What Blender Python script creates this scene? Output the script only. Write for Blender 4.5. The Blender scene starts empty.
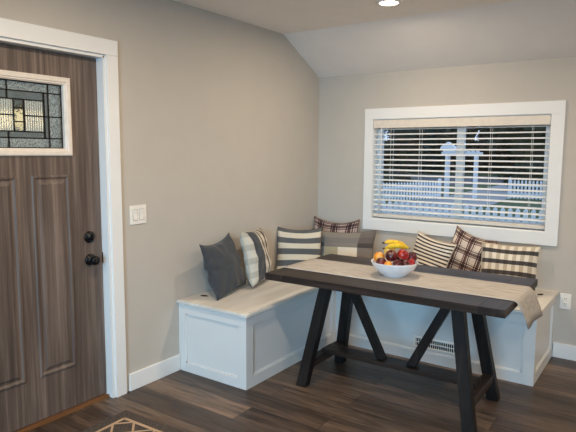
import bpy, bmesh, math, random
from mathutils import Vector, Matrix, noise
R = math.radians
sc = bpy.context.scene
COL = sc.collection
# ------------------------------------------------------------ camera
cam = bpy.data.objects.new('camera', bpy.data.cameras.new('camera'))
COL.objects.link(cam); sc.camera = cam
YAW, PIT, ROL, FPX = 0.60678199, -0.113729528, 0.00592022694, 554.522231
_F = Vector((-math.sin(YAW)*math.cos(PIT), math.cos(YAW)*math.cos(PIT), math.sin(PIT)))
_R = Vector((math.cos(YAW), math.sin(YAW), 0)); _U = _R.cross(_F)
_R2 = math.cos(ROL)*_R + math.sin(ROL)*_U; _U2 = -math.sin(ROL)*_R + math.cos(ROL)*_U
m = Matrix.Identity(4)
for i in range(3):
    m[i][0], m[i][1], m[i][2] = _R2[i], _U2[i], -_F[i]
m.translation = Vector((2.72504131, -4.41517841, 1.49876853))
cam.matrix_world = m
cam.data.sensor_fit = 'HORIZONTAL'; cam.data.sensor_width = 36; cam.data.lens = 36*FPX/576
cam.data.clip_start = .05; cam.data.clip_end = 300
# ------------------------------------------------------------ world (dusk sky)
W = bpy.data.worlds.new('dusk_sky'); sc.world = W; W.use_nodes = True
nt = W.node_tree; bg = nt.nodes['Background']
tc = nt.nodes.new('ShaderNodeTexCoord'); sx = nt.nodes.new('ShaderNodeSeparateXYZ'); rp = nt.nodes.new('ShaderNodeValToRGB')
nt.links.new(tc.outputs['Generated'], sx.inputs[0]); nt.links.new(sx.outputs['Z'], rp.inputs[0]); nt.links.new(rp.outputs[0], bg.inputs[0])
rp.color_ramp.elements[0].color = (.60, .74, .95, 1); rp.color_ramp.elements[1].color = (.50, .66, .95, 1)
bg.inputs[1].default_value = 1.3
# ------------------------------------------------------------ exposure
sc.view_settings.view_transform = 'Standard'; sc.view_settings.look = 'None'
sc.view_settings.gamma = 1; sc.view_settings.use_curve_mapping = False
sc.view_settings.exposure = 0.05
# ------------------------------------------------------------ large lights: daylight through the rear windows
def area(name, loc, rot, sx_, sy_, power, col, shape='RECTANGLE'):
    d = bpy.data.lights.new(name, 'AREA'); d.shape = shape; d.size = sx_; d.size_y = sy_
    d.energy = power; d.color = col
    o = bpy.data.objects.new(name, d); o.location = loc; o.rotation_euler = rot; COL.objects.link(o); return o
area('rear_window_daylight', (3.15, -7.75, 1.55), (R(80), 0, R(23)), 2.4, 1.5, 33, (.34, .69, 1.0)).data.spread = R(60)
DOWN_POWER = 22; DOWN_COL = (1.0, .80, .58)

# ============================================================ helpers
def tag(o, label=None, cat=None, group=None, kind=None):
    if label: o['label'] = label
    if cat: o['category'] = cat
    if group: o['group'] = group
    if kind: o['kind'] = kind
    return o
def empty(name, loc=(0, 0, 0), rz=0):
    o = bpy.data.objects.new(name, None); o.location = loc; o.rotation_euler = (0, 0, rz)
    o.empty_display_size = .05; COL.objects.link(o); return o
def obj(name, bm, mat, parent=None, smooth=False):
    me = bpy.data.meshes.new(name)
    bmesh.ops.recalc_face_normals(bm, faces=bm.faces)
    bm.to_mesh(me); bm.free()
    if smooth:
        for f in me.polygons: f.use_smooth = True
    if mat: me.materials.append(mat)
    o = bpy.data.objects.new(name, me); COL.objects.link(o)
    if parent:
        o.parent = parent
        if parent.type == 'EMPTY':
            pass
    return o
def box(bm, x0, x1, y0, y1, z0, z1, bev=0, M=None):
    t = bmesh.new()
    bmesh.ops.create_cube(t, size=1)
    for v in t.verts:
        v.co = Vector(((x0+x1)/2+v.co.x*(x1-x0), (y0+y1)/2+v.co.y*(y1-y0), (z0+z1)/2+v.co.z*(z1-z0)))
    if bev: bmesh.ops.bevel(t, geom=t.edges[:], offset=bev, segments=2, affect='EDGES', profile=.6)
    if M: bmesh.ops.transform(t, matrix=M, verts=t.verts)
    me = bpy.data.meshes.new('_t'); t.to_mesh(me); t.free(); bm.from_mesh(me); bpy.data.meshes.remove(me)
def prism(bm, pts, axis, a, b):
    """extrude polygon pts (in the two other axes) from a to b along axis"""
    def P(p, h):
        return {'x': (h, p[0], p[1]), 'y': (p[0], h, p[1]), 'z': (p[0], p[1], h)}[axis]
    A = [bm.verts.new(P(p, a)) for p in pts]; B = [bm.verts.new(P(p, b)) for p in pts]
    bm.faces.new(A); bm.faces.new(B[::-1]); n = len(pts)
    for i in range(n): bm.faces.new((A[i], A[(i+1) % n], B[(i+1) % n], B[i]))
def beam(bm, p, q, w, d, up=Vector((0, 1, 0)), bev=.003, hz=False):
    """square bar between p and q; hz: ends cut level"""
    p = Vector(p); q = Vector(q); z = (q-p).normalized(); x = up.cross(z).normalized(); y = z.cross(x)
    if hz:
        t = bmesh.new(); vs = []
        for e in (p, q):
            for sx_, sy_ in ((-1, -1), (1, -1), (1, 1), (-1, 1)):
                c = e + x*sx_*w/2 + y*sy_*d/2; c = c + z*((e.z-c.z)/z.z); vs.append(t.verts.new(c))
        t.faces.new(vs[:4]); t.faces.new(vs[4:][::-1])
        for i in range(4): t.faces.new((vs[i], vs[(i+1) % 4], vs[4+(i+1) % 4], vs[4+i]))
        bmesh.ops.recalc_face_normals(t, faces=t.faces)
        bmesh.ops.bevel(t, geom=t.edges[:], offset=bev, segments=2, affect='EDGES')
        me = bpy.data.meshes.new('_t'); t.to_mesh(me); t.free(); bm.from_mesh(me); bpy.data.meshes.remove(me); return
    M = Matrix((x, y, z)).transposed().to_4x4(); M.translation = (p+q)/2; L = (q-p).length
    box(bm, -w/2, w/2, -d/2, d/2, -L/2, L/2, bev, M)
def lathe(bm, prof, n=32, M=None, cap=True):
    rings = []; M = M or Matrix.Identity(4)
    for r, z in prof:
        rings.append([bm.verts.new(M @ Vector((r*math.cos(2*math.pi*i/n), r*math.sin(2*math.pi*i/n), z))) for i in range(n)])
    for a, b in zip(rings, rings[1:]):
        for i in range(n): bm.faces.new((a[i], a[(i+1) % n], b[(i+1) % n], b[i]))
    if cap:
        bm.faces.new(rings[0][::-1]); bm.faces.new(rings[-1])
def tube(bm, pts, rad, n=8):
    pts = [Vector(p) for p in pts]; rings = []
    if not isinstance(rad, (list, tuple)): rad = [rad]*len(pts)
    for i, p in enumerate(pts):
        t = (pts[min(i+1, len(pts)-1)]-pts[max(i-1, 0)]).normalized()
        u = t.cross(Vector((.13, .31, .94)));  u.normalize(); v = t.cross(u)
        rings.append([bm.verts.new(p+rad[i]*(math.cos(2*math.pi*k/n)*u+math.sin(2*math.pi*k/n)*v)) for k in range(n)])
    for a, b in zip(rings, rings[1:]):
        for k in range(n): bm.faces.new((a[k], a[(k+1) % n], b[(k+1) % n], b[k]))
    bm.faces.new(rings[0][::-1]); bm.faces.new(rings[-1])

# ------------------------------------------------------------ materials
def newmat(name):
    mt = bpy.data.materials.new(name); mt.use_nodes = True
    return mt, mt.node_tree, mt.node_tree.nodes['Principled BSDF']
def N(nt, t, **kw):
    n = nt.nodes.new('ShaderNode'+t)
    for k, v in kw.items(): setattr(n, k, v)
    return n
def bumpy(nt, b, hsock, strength, dist=.002):
    bp = N(nt, 'Bump'); bp.inputs['Strength'].default_value = strength; bp.inputs['Distance'].default_value = dist
    nt.links.new(hsock, bp.inputs['Height']); nt.links.new(bp.outputs[0], b.inputs['Normal'])
def ramp(nt, fac, stops, interp='LINEAR'):
    r = N(nt, 'ValToRGB'); cr = r.color_ramp; cr.interpolation = interp
    while len(cr.elements) > 1: cr.elements.remove(cr.elements[-1])
    cr.elements[0].position = stops[0][0]; cr.elements[0].color = (*stops[0][1], 1)
    for p, c in stops[1:]:
        e = cr.elements.new(p); e.color = (*c, 1)
    nt.links.new(fac, r.inputs[0]); return r.outputs[0]
def mul(nt, a, b, fac=1, mode='MULTIPLY'):
    mx = N(nt, 'Mix', data_type='RGBA', blend_type=mode); mx.inputs[0].default_value = fac
    nt.links.new(a, mx.inputs[6]); nt.links.new(b, mx.inputs[7]); return mx.outputs[2]
def objcoord(nt, scale=(1, 1, 1), rot=(0, 0, 0)):
    t = N(nt, 'TexCoord'); mp = N(nt, 'Mapping'); mp.inputs['Scale'].default_value = scale; mp.inputs['Rotation'].default_value = rot
    nt.links.new(t.outputs['Object'], mp.inputs[0]); return mp.outputs[0]
def noise_t(nt, vec, scale, detail=3, rough=.5):
    n = N(nt, 'TexNoise'); n.inputs['Scale'].default_value = scale; n.inputs['Detail'].default_value = detail
    n.inputs['Roughness'].default_value = rough; nt.links.new(vec, n.inputs['Vector']); return n.outputs['Fac']
def paint(name, col, rough=.5, bump=.1, scale=250, var=.03):
    mt, nt, b = newmat(name); v = objcoord(nt)
    f = noise_t(nt, v, 6, 2)
    c = ramp(nt, f, [(.3, tuple(x*(1-var) for x in col)), (.7, tuple(min(1, x*(1+var)) for x in col))])
    nt.links.new(c, b.inputs['Base Color']); b.inputs['Roughness'].default_value = rough
    if bump: bumpy(nt, b, noise_t(nt, v, scale, 3), bump, .001)
    return mt
def wood(name, c0, c1, c2, axis='x', rough=.45, grain=30, stretch=.05, bump=.3):
    """long grain along the given axis"""
    mt, nt, b = newmat(name)
    s = {'x': (stretch, 1, 1), 'y': (1, stretch, 1), 'z': (1, 1, stretch)}[axis]
    v = objcoord(nt, s); f = noise_t(nt, v, grain, 6, .65)
    c = ramp(nt, f, [(.28, c0), (.5, c1), (.72, c2)]); f2 = noise_t(nt, v, grain*.22, 2)
    c2_ = ramp(nt, f2, [(.3, (.7, .7, .7)), (.7, (1.15, 1.15, 1.15))])
    nt.links.new(mul(nt, c, c2_), b.inputs['Base Color']); b.inputs['Roughness'].default_value = rough
    bumpy(nt, b, f, bump, .001)
    if 'table' in name: b.inputs['Specular IOR Level'].default_value = .3
    return mt
def simple(name, col, rough=.5, metal=0, emit=0, coat=0):
    mt, nt, b = newmat(name); v = objcoord(nt)
    c = ramp(nt, noise_t(nt, v, 30, 2), [(.3, tuple(x*.94 for x in col)), (.7, tuple(min(1, x*1.04) for x in col))])
    nt.links.new(c, b.inputs['Base Color'])
    b.inputs['Roughness'].default_value = rough; b.inputs['Metallic'].default_value = metal
    if coat: b.inputs['Coat Weight'].default_value = coat
    if emit: b.inputs['Emission Color'].default_value = (*col, 1); b.inputs['Emission Strength'].default_value = emit
    return mt
def rgb(r, g, b):
    f = lambda c: ((c/255+.055)/1.055)**2.4 if c > 10 else c/255/12.92
    return (f(r), f(g), f(b))

WALL = paint('greige_wall_paint', rgb(190, 183, 173), .75, .25, 180, .015)
CEIL = paint('ceiling_paint', rgb(236, 231, 226), .85, .25, 150, .015)
TRIM = paint('white_trim_paint', rgb(232, 232, 230), .4, .04, 60, .01)
BENCH = paint('white_bench_paint', rgb(216, 216, 214), .38, .04, 60, .01)
LIDM = wood('whitewashed_lid_paint', rgb(206, 200, 192), rgb(226, 222, 214), rgb(236, 233, 228), 'y', .4, 14, .08, .05)
DOORM = wood('grey_brown_door_wood', rgb(70, 58, 53), rgb(102, 88, 80), rgb(136, 121, 111), 'z', .5, 38, .03, .3)
TABM = wood('espresso_table_wood_x', rgb(26, 20, 18), rgb(44, 35, 31), rgb(70, 58, 52), 'x', .46, 22, .05, .35)
TABY = wood('espresso_table_wood_y', rgb(26, 20, 18), rgb(44, 35, 31), rgb(70, 58, 52), 'y', .46, 22, .05, .35)
TABZ = wood('espresso_table_wood_z', rgb(16, 13, 12), rgb(29, 24, 22), rgb(50, 42, 38), 'z', .5, 24, .05, .4)
THRESH = wood('oak_threshold', rgb(96, 62, 38), rgb(128, 86, 52), rgb(150, 106, 68), 'y', .4)
BLACK = simple('matte_black_metal', (.012, .012, .013), .35, .7)
HOLE_SHADE = simple('painted_opening_shade', (.01, .01, .01), .9)  # near-black colour stands in for the shade inside openings
PLATE = simple('white_plastic', rgb(236, 232, 224), .3)
GAP_SHADE = simple('painted_gap_shade', rgb(120, 112, 104), .8)  # grey stands in for the shade around the switch rockers
VINYL = simple('white_vinyl', rgb(225, 228, 230), .35)
BLINDM = simple('white_blind_slat', rgb(248, 247, 244), .4)
VALM = simple('cream_valance', rgb(222, 212, 198), .45)
CAME = simple('dark_lead', (.015, .015, .017), .4, .6)

def floor_mat():
    mt, nt, b = newmat('vinyl_plank_floor'); v = objcoord(nt)
    br = N(nt, 'TexBrick'); br.offset = .37; br.offset_frequency = 2
    br.inputs['Scale'].default_value = 1; br.inputs['Mortar Size'].default_value = .0014; br.inputs['Mortar Smooth'].default_value = .1
    br.inputs['Brick Width'].default_value = 1.22; br.inputs['Row Height'].default_value = .178; br.inputs['Bias'].default_value = 0
    br.inputs['Color1'].default_value = (0, 0, 0, 1); br.inputs['Color2'].default_value = (1, 1, 1, 1); br.inputs['Mortar'].default_value = (.5, .5, .5, 1)
    nt.links.new(v, br.inputs[0])
    tone = ramp(nt, br.outputs['Color'], [(0, rgb(66, 54, 46)), (.35, rgb(76, 62, 53)), (.7, rgb(88, 73, 62)), (1, rgb(112, 94, 79))])
    # per plank shift of the grain
    mp = N(nt, 'VectorMath', operation='MULTIPLY_ADD'); cx = N(nt, 'CombineXYZ'); sep = N(nt, 'SeparateColor')
    nt.links.new(br.outputs['Color'], sep.inputs[0]); nt.links.new(sep.outputs[0], cx.inputs[0]); nt.links.new(sep.outputs[0], cx.inputs[2])
    nt.links.new(cx.outputs[0], mp.inputs[0]); mp.inputs[1].default_value = (37, 0, 11); nt.links.new(v, mp.inputs[2])
    st = N(nt, 'Mapping'); st.inputs['Scale'].default_value = (.09, 1, 1); nt.links.new(mp.outputs[0], st.inputs[0])
    g = noise_t(nt, st.outputs[0], 40, 7, .7); g2 = noise_t(nt, st.outputs[0], 9, 4, .6)
    gr = ramp(nt, g, [(.34, (.34, .32, .30)), (.5, (1, 1, 1)), (.7, (1.45, 1.42, 1.38))])
    gr2 = ramp(nt, g2, [(.35, (.58, .57, .56)), (.5, (1, 1, 1)), (.65, (1.35, 1.31, 1.27))])
    c = mul(nt, mul(nt, tone, gr), gr2)
    dk = ramp(nt, br.outputs['Fac'], [(0, (1, 1, 1)), (.9, (.35, .33, .31))])
    nt.links.new(mul(nt, c, dk), b.inputs['Base Color'])
    b.inputs['Roughness'].default_value = .42; b.inputs['Specular IOR Level'].default_value = .4
    bumpy(nt, b, g, .25, .0015); return mt
FLOOR = floor_mat()

def glass_mat(name, col=(.95, .98, 1)):
    mt, nt, b = newmat(name)
    g = N(nt, 'BsdfGlossy'); g.inputs['Roughness'].default_value = .02
    t = N(nt, 'BsdfTransparent'); t.inputs[0].default_value = (*col, 1)
    fr = N(nt, 'Fresnel'); fr.inputs[0].default_value = 1.35
    mx = N(nt, 'MixShader'); nt.links.new(fr.outputs[0], mx.inputs[0]); nt.links.new(t.outputs[0], mx.inputs[1]); nt.links.new(g.outputs[0], mx.inputs[2])
    nt.links.new(mx.outputs[0], nt.nodes['Material Output'].inputs[0]); return mt
GLASS = glass_mat('clear_glass')

# ============================================================ ROOM SHELL
RX, RY = 5.6, -7.0
ZC, ZW, YB = 2.469, 2.181, -0.573
def structure(o): o['kind'] = 'structure'; return o
bm = bmesh.new(); box(bm, -.12, RX+.12, RY-.12, .12, -.1, 0); structure(obj('floor', bm, FLOOR))
bm = bmesh.new(); prism(bm, [(RY-.12, ZC), (YB, ZC), (.0, ZW), (.12, ZW-.06), (.12, ZC+.2), (RY-.12, ZC+.2)], 'x', -.12, RX+.12)
structure(obj('ceiling', bm, CEIL))
DY0, DY1, DZ = -3.272, -2.345, 2.043      # door opening
bm = bmesh.new()
box(bm, -.12, 0, DY1, .12, 0, ZC+.01); box(bm, -.12, 0, RY-.12, DY0, 0, ZC+.01); box(bm, -.12, 0, DY0, DY1, DZ, ZC+.01)
# trim the top of the wall under the slope: corner part is outside the slope and covered by the ceiling slab
structure(obj('wall_left', bm, WALL))
WX0, WX1, WZ0, WZ1 = .556, 1.975, .927, 1.788
bm = bmesh.new()
box(bm, 0, WX0, 0, .12, 0, ZW+.02); box(bm, WX1, RX+.12, 0, .12, 0, ZW+.02)
box(bm, WX0, WX1, 0, .12, 0, WZ0); box(bm, WX0, WX1, 0, .12, WZ1, ZW+.02)
structure(obj('wall_back', bm, WALL))
bm = bmesh.new(); box(bm, RX, RX+.12, RY-.12, 0, 0, ZC+.01); structure(obj('wall_right', bm, WALL))
bm = bmesh.new()
box(bm, 0, 1.6, RY-.12, RY, 0, ZC+.01); box(bm, 4.4, RX, RY-.12, RY, 0, ZC+.01)
box(bm, 1.6, 4.4, RY-.12, RY, 0, .5); box(bm, 1.6, 4.4, RY-.12, RY, 2.2, ZC+.01)
structure(obj('wall_rear', bm, WALL))
# rear window (behind the camera, source of the blue daylight)
w2 = structure(empty('window_2', (3.0, RY, 1.35)))
bm = bmesh.new()
for a in ((-1.5, -1.4, -.02, .02, -.95, .95), (1.4, 1.5, -.02, .02, -.95, .95), (-1.4, 1.4, -.02, .02, .85, .95), (-1.4, 1.4, -.02, .02, -.95, -.85), (-.02, .02, -.0, .03, -.85, .85)):
    box(bm, *a, .002)
obj('window_frame', bm, TRIM, w2)
# baseboards
BBH, BBT = .112, .014
def baseboard(name, *a):
    bm = bmesh.new(); box(bm, *a, .004); structure(obj(name, bm, TRIM))
baseboard('baseboard_left', 0, BBT, -2.235, -1.803, 0, BBH)
baseboard('baseboard_back', 2.074, RX-.001, -BBT, 0, 0, BBH)
baseboard('baseboard_right', RX-BBT, RX, RY+.001, -BBT-.001, 0, BBH)
baseboard('baseboard_near', 0, BBT, RY+.001, -3.39, 0, BBH)

# ------------------------------------------------------------ door
dr = structure(empty('door_1', (0, (DY0+DY1)/2, 0)))
def dobj(name, bm, mat, parent=dr, smooth=False):
    o = obj(name, bm, mat, parent, smooth)
    p = o.parent; off = Vector((0, 0, 0))
    while p: off += p.location; p = p.parent
    for v in o.data.vertices: v.co -= off     # mesh was written in world coordinates
    return o
CW = .083
bm = bmesh.new()
box(bm, 0, .018, DY1+.005, DY1+CW, 0, DZ+.005, .0025); box(bm, 0, .018, DY0-CW, DY0-.005, 0, DZ+.005, .0025)
box(bm, 0, .019, DY0-CW, DY1+CW, DZ+.005, DZ+.092, .0025)
dobj('casing', bm, TRIM)
bm = bmesh.new()
box(bm, -.12, .004, DY1-.012, DY1+.006, 0, DZ, .001); box(bm, -.12, .004, DY0-.006, DY0+.012, 0, DZ, .001)
box(bm, -.12, .004, DY0, DY1, DZ-.012, DZ+.006, .001)
box(bm, -.12, -.105, DY1-.03, DY1-.012, 0, DZ-.012); box(bm, -.12, -.105, DY0+.012, DY0+.03, 0, DZ-.012)
dobj('jamb', bm, TRIM)
bm = bmesh.new(); box(bm, -.125, -.030, DY0+.012, DY1-.012, 0, .016, .003); dobj('threshold', bm, THRESH)
# slab with lite opening and raised panels
SX0, SX1 = -.105, -.055; SY0, SY1 = DY0+.015, DY1-.015; SZ0, SZ1 = .022, DZ-.016
LY0, LY1, LZ0, LZ1 = -3.075, -2.575, 1.510, 1.862   # lite glass opening
bm = bmesh.new()
box(bm, SX0, SX1, SY0, LY0, SZ0, SZ1); box(bm, SX0, SX1, LY1, SY1, SZ0, SZ1)
box(bm, SX0, SX1, LY0, LY1, SZ0, LZ0); box(bm, SX0, SX1, LY0, LY1, LZ1, SZ1)
def raised_panel(y0, y1, z0, z1):
    # moulding: sunken groove look built as a thin raised frame plus a raised field
    X = SX1
    t = bmesh.new()
    loops = [(0, 0), (.006, .007), (.014, .007), (.024, -.0005), (.034, .001), (.05, .009)]
    rings = []
    for ins, h in loops:
        rings.append([t.verts.new((X+h, y, z)) for y, z in ((y0+ins, z0+ins), (y1-ins, z0+ins), (y1-ins, z1-ins), (y0+ins, z1-ins))])
    for a, b in zip(rings, rings[1:]):
        for i in range(4): t.faces.new((a[i], a[(i+1) % 4], b[(i+1) % 4], b[i]))
    t.faces.new(rings[-1])
    me = bpy.data.meshes.new('_t'); t.to_mesh(me); t.free(); bm.from_mesh(me); bpy.data.meshes.remove(me)
raised_panel(-2.785, -2.56, .262, 1.372); raised_panel(-3.09, -2.865, .262, 1.372)
slab = dobj('door_slab', bm, DOORM)
# lite frame (cream)
LITEF = simple('cream_lite_frame', rgb(226, 216, 204), .45)
bm = bmesh.new(); X = SX1
prof = [(-.037, 0), (-.037, .008), (-.030, .014), (-.012, .014), (-.008, .009), (-.002, .009), (.004, .003), (.004, -.03)]
rings = []
for ins, h in prof:
    rings.append([bm.verts.new((X+h, y, z)) for y, z in ((LY0+ins, LZ0+ins), (LY1-ins, LZ0+ins), (LY1-ins, LZ1-ins), (LY0+ins, LZ1-ins))])
for a, b in zip(rings, rings[1:]):
    for i in range(4): bm.faces.new((a[i], a[(i+1) % 4], b[(i+1) % 4], b[i]))
lf = dobj('lite_frame', bm, LITEF)
def lite_mat(name, tint, rough, kind):
    mt, nt, b = newmat(name)
    b.inputs['Base Color'].default_value = (*tint, 1); b.inputs['Roughness'].default_value = rough
    b.inputs['Transmission Weight'].default_value = .75; b.inputs['IOR'].default_value = 1.2; b.inputs['Specular IOR Level'].default_value = .8
    v = objcoord(nt)
    if kind == 'granite': nt.links.new(ramp(nt, noise_t(nt, v, 170, 2), [(.4, tuple(x*.45 for x in tint)), (.6, tuple(min(1, x*2.1) for x in tint))]), b.inputs['Base Color'])
    if kind == 'granite': bumpy(nt, b, noise_t(nt, v, 260, 3), 1.0, .004)
    elif kind == 'flute':
        w = N(nt, 'TexWave'); w.bands_direction = 'Y'; w.inputs['Scale'].default_value = 25; nt.links.new(v, w.inputs[0]); bumpy(nt, b, w.outputs['Fac'], 1.0, .006)
    else: bumpy(nt, b, noise_t(nt, v, 40, 2), .5, .01)
    return mt
GRAN = lite_mat('textured_border_glass', (.30, .31, .27), .4, 'granite')
FLUT = lite_mat('fluted_glass', (.74, .68, .50), .18, 'flute')
WAVY = lite_mat('wavy_clear_glass', (.19, .19, .15), .08, 'wavy')
# came layout (y positions, z positions)
yb0, yb1, zb0, zb1 = -2.995, -2.658, 1.567, 1.808
bm = bmesh.new(); gx = SX1-.022
for a in ((LY0, yb0, LZ0, LZ1), (yb1, LY1, LZ0, LZ1), (yb0, yb1, LZ0, zb0), (yb0, yb1, zb1, LZ1)): box(bm, gx-.003, gx+.003, *a)
dobj('border_glass', bm, GRAN)
cy0, cy1, cz0, cz1 = -2.797, -2.69, 1.60, 1.765
bm = bmesh.new(); box(bm, gx-.003, gx+.003, cy0, cy1, cz0, cz1); box(bm, gx-.003, gx+.003, -2.96, -2.853, cz0, cz1)
dobj('fluted_glass', bm, FLUT)
bm = bmesh.new()
for a in ((yb0, yb1, zb0, cz0), (yb0, yb1, cz1, zb1), (yb0, -2.96, cz0, cz1), (-2.853, cy0, cz0, cz1), (cy1, yb1, cz0, cz1)): box(bm, gx-.003, gx+.003, *a)
dobj('clear_glass', bm, WAVY)
bm = bmesh.new()
def came(y0, z0, y1, z1, w=.0032):
    if y0 == y1: box(bm, gx-.005, gx+.006, y0-w, y0+w, z0, z1)
    else: box(bm, gx-.005, gx+.006, y0, y1, z0-w, z0+w)
for y in (yb0, yb1): came(y, LZ0, y, LZ1)
for z in (zb0, zb1): came(LY0, z, LY1, z)
for y in (LY0+.004, LY1-.004): came(y, LZ0, y, LZ1, .005)
for z in (LZ0+.004, LZ1-.004): came(LY0, z, LY1, z, .005)
came(-2.684, zb0, -2.684, zb1, .004); came(-2.969, zb0, -2.969, zb1, .004)
came(-2.969, cz1, -2.684, cz1); came(-2.969, cz0, -2.684, cz0)
came(cy0, cz0, cy0, cz1); came(-2.853, cz0, -2.853, cz1)
came(cy0, 1.683, yb1, 1.683); came(yb1, 1.683, LY1, 1.683); came(LY0, 1.683, yb0, 1.683); came(-2.969, 1.683, -2.853, 1.683)
came(-2.853, 1.65, cy0, 1.65); came(-2.853, 1.72, cy0, 1.72)
came(-2.884, cz1, -2.884, LZ1); came(-2.884, LZ0, -2.884, cz0)
dobj('lead_came', bm, CAME)
def ring_knob(name, y, z, prof, par=dr):
    bm = bmesh.new(); Mx = Matrix.Translation((SX1, y, z)) @ Matrix.Rotation(R(90), 4, 'Y')
    lathe(bm, prof, 28, Mx); return dobj(name, bm, BLACK, par, True)
db = ring_knob('deadbolt', -2.445, 1.003, [(.034, 0), (.034, .006), (.029, .012), (.016, .014), (.014, .022), (.0, .022)])
bm = bmesh.new(); box(bm, SX1+.02, SX1+.034, -2.449, -2.441, .985, 1.021, .002); dobj('thumb_turn', bm, BLACK, db)
hk = ring_knob('door_knob', -2.445, .868, [(.034, 0), (.034, .006), (.028, .012), (.013, .015), (.012, .034), (.022, .040), (.028, .050), (.027, .060), (.018, .067), (.0, .068)])
bm = bmesh.new(); box(bm, -.096, -.062, DY1-.0135, DY1-.0118, .975, 1.03); dobj('strike_plate', bm, BLACK)
bm = bmesh.new(); box(bm, -.09, -.05, DY1-.0135, DY1-.0118, .835, .90); dobj('strike_plate', bm, BLACK)
# hinges side not visible
# ------------------------------------------------------------ window
wn = structure(empty('window_1', ((WX0+WX1)/2, 0, WZ0)))
def wobj(name, bm, mat, parent=wn, smooth=False): return dobj(name, bm, mat, parent, smooth)
bm = bmesh.new(); OX0, OX1, OZ0, OZ1 = .482, 2.061, .83, 1.879
box(bm, OX0, WX0+.004, -.02, 0, WZ0-.004, WZ1+.004, .002); box(bm, WX1-.004, OX1, -.02, 0, WZ0-.004, WZ1+.004, .002)
box(bm, OX0, OX1, -.021, 0, WZ1+.0, OZ1, .002); box(bm, OX0, OX1, -.021, 0, OZ0, WZ0, .002)
wobj('window_casing', bm, TRIM)
bm = bmesh.new()
box(bm, WX0-.004, WX0+.006, -.004, .12, WZ0, WZ1); box(bm, WX1-.006, WX1+.004, -.004, .12, WZ0, WZ1)
box(bm, WX0, WX1, -.004, .12, WZ1-.006, WZ1+.004); box(bm, WX0, WX1, -.004, .12, WZ0-.004, WZ0+.006)
wobj('window_jamb', bm, TRIM)
bm = bmesh.new(); a0, a1, b0, b1 = WX0+.006, WX1-.006, WZ0+.006, WZ1-.006
for q in ((a0, a0+.045, b0, b1), (a1-.045, a1, b0, b1), (a0+.045, a1-.045, b0, b0+.045), (a0+.045, a1-.045, b1-.045, b1)): box(bm, q[0], q[1], .075, .118, q[2], q[3], .002)
mx_ = 1.295
box(bm, mx_-.03, mx_+.03, .07, .115, b0+.045, b1-.045, .002)
wobj('window_frame', bm, VINYL)
bm = bmesh.new(); box(bm, a0+.045, a1-.045, .094, .098, b0+.045, b1-.045); wobj('window_pane', bm, GLASS)

# ------------------------------------------------------------ window blind
bl = tag(empty('window_blind', (mx_, .035, WZ1-.006)), 'white two-inch slatted blind lowered over the window, slats open', 'blind')
def off(o, par):
    for v in o.data.vertices: v.co -= par.location
    return o
bm = bmesh.new(); box(bm, WX0+.007, WX1-.007, -.012, .0, 1.712, WZ1-.008, .003); box(bm, WX0+.009, WX1-.009, .004, .055, 1.735, WZ1-.008, .002)
off(obj('valance', bm, VALM, bl), bl)
pitch = .0435; z = 1.706; k = 0
while z > .985:
    bm = bmesh.new(); T = Matrix.Translation((0, .034, z)) @ Matrix.Rotation(R(10), 4, 'X')
    pts = [(-.025, -.0005), (-.012, .0016), (0, .0022), (.012, .0016), (.025, -.0005)]
    pts = pts + [(a, b-.003) for a, b in pts[::-1]]
    A = [bm.verts.new(T @ Vector((WX0+.012, a, b))) for a, b in pts]; B = [bm.verts.new(T @ Vector((WX1-.012, a, b))) for a, b in pts]
    n = len(pts)
    bm.faces.new(A); bm.faces.new(B[::-1])
    for i in range(n): bm.faces.new((A[i], A[(i+1) % n], B[(i+1) % n], B[i]))
    off(obj('slat', bm, BLINDM, bl), bl); z -= pitch; k += 1
bm = bmesh.new(); box(bm, WX0+.012, WX1-.012, .008, .06, .945, .972, .004); off(obj('bottom_rail', bm, VALM, bl), bl)
for x in (.72, .977, 1.546, 1.844):
    bm = bmesh.new()
    for y in (.006, .062): tube(bm, [(x, y, 1.735), (x, y, .965)], .0012, 6)
    off(obj('ladder_cord', bm, BLINDM, bl), bl)
bm = bmesh.new(); tube(bm, [(.642, -.014, 1.72), (.64, -.02, 1.4), (.638, -.024, .97)], .0045, 8); off(obj('tilt_wand', bm, VINYL, bl, True), bl)

# ------------------------------------------------------------ switch and outlet
sw = tag(empty('light_switch', (0, -2.129, 1.11)), 'white double rocker light switch on the wall beside the door', 'light switch')
bm = bmesh.new(); box(bm, 0, .006, -.064, .064, -.059, .059, .003); obj('wall_plate', bm, PLATE, sw)
for y in (-.025, .025):
    bm = bmesh.new(); box(bm, .005, .0066, y-.0185, y+.0185, -.0355, .0355); obj('rocker_gap_shade', bm, GAP_SHADE, sw)  # flat grey sheet paints the shaded gap round the rocker
    bm = bmesh.new(); box(bm, .005, .008, y-.0165, y+.0165, -.0335, .0335, .001)
    prism(bm, [(.004, -.032), (.010, -.032), (.0075, 0), (.0115, .032), (.004, .032)], 'y', y-.015, y+.015)
    # prism in 'y' uses (x, z) pairs
    obj('rocker', bm, PLATE, sw)
ot = tag(empty('wall_outlet', (2.137, 0, .430)), 'white duplex outlet low on the back wall, right of the bench', 'outlet')
bm = bmesh.new(); box(bm, -.037, .037, -.006, 0, -.058, .058, .003); obj('wall_plate', bm, PLATE, ot)
for z in (-.02, .02):
    bm = bmesh.new(); box(bm, -.016, .016, -.009, -.005, z-.014, z+.014, .002); s = obj('socket', bm, PLATE, ot)
    bm = bmesh.new()
    for x in (-.006, .006): box(bm, x-.0015, x+.0015, -.0096, -.0088, z-.001, z+.008)
    box(bm, -.002, .002, -.0096, -.0088, z-.010, z-.006)
    obj('slot_shade', bm, HOLE_SHADE, s)  # dark bits paint the shade inside the socket holes

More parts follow.
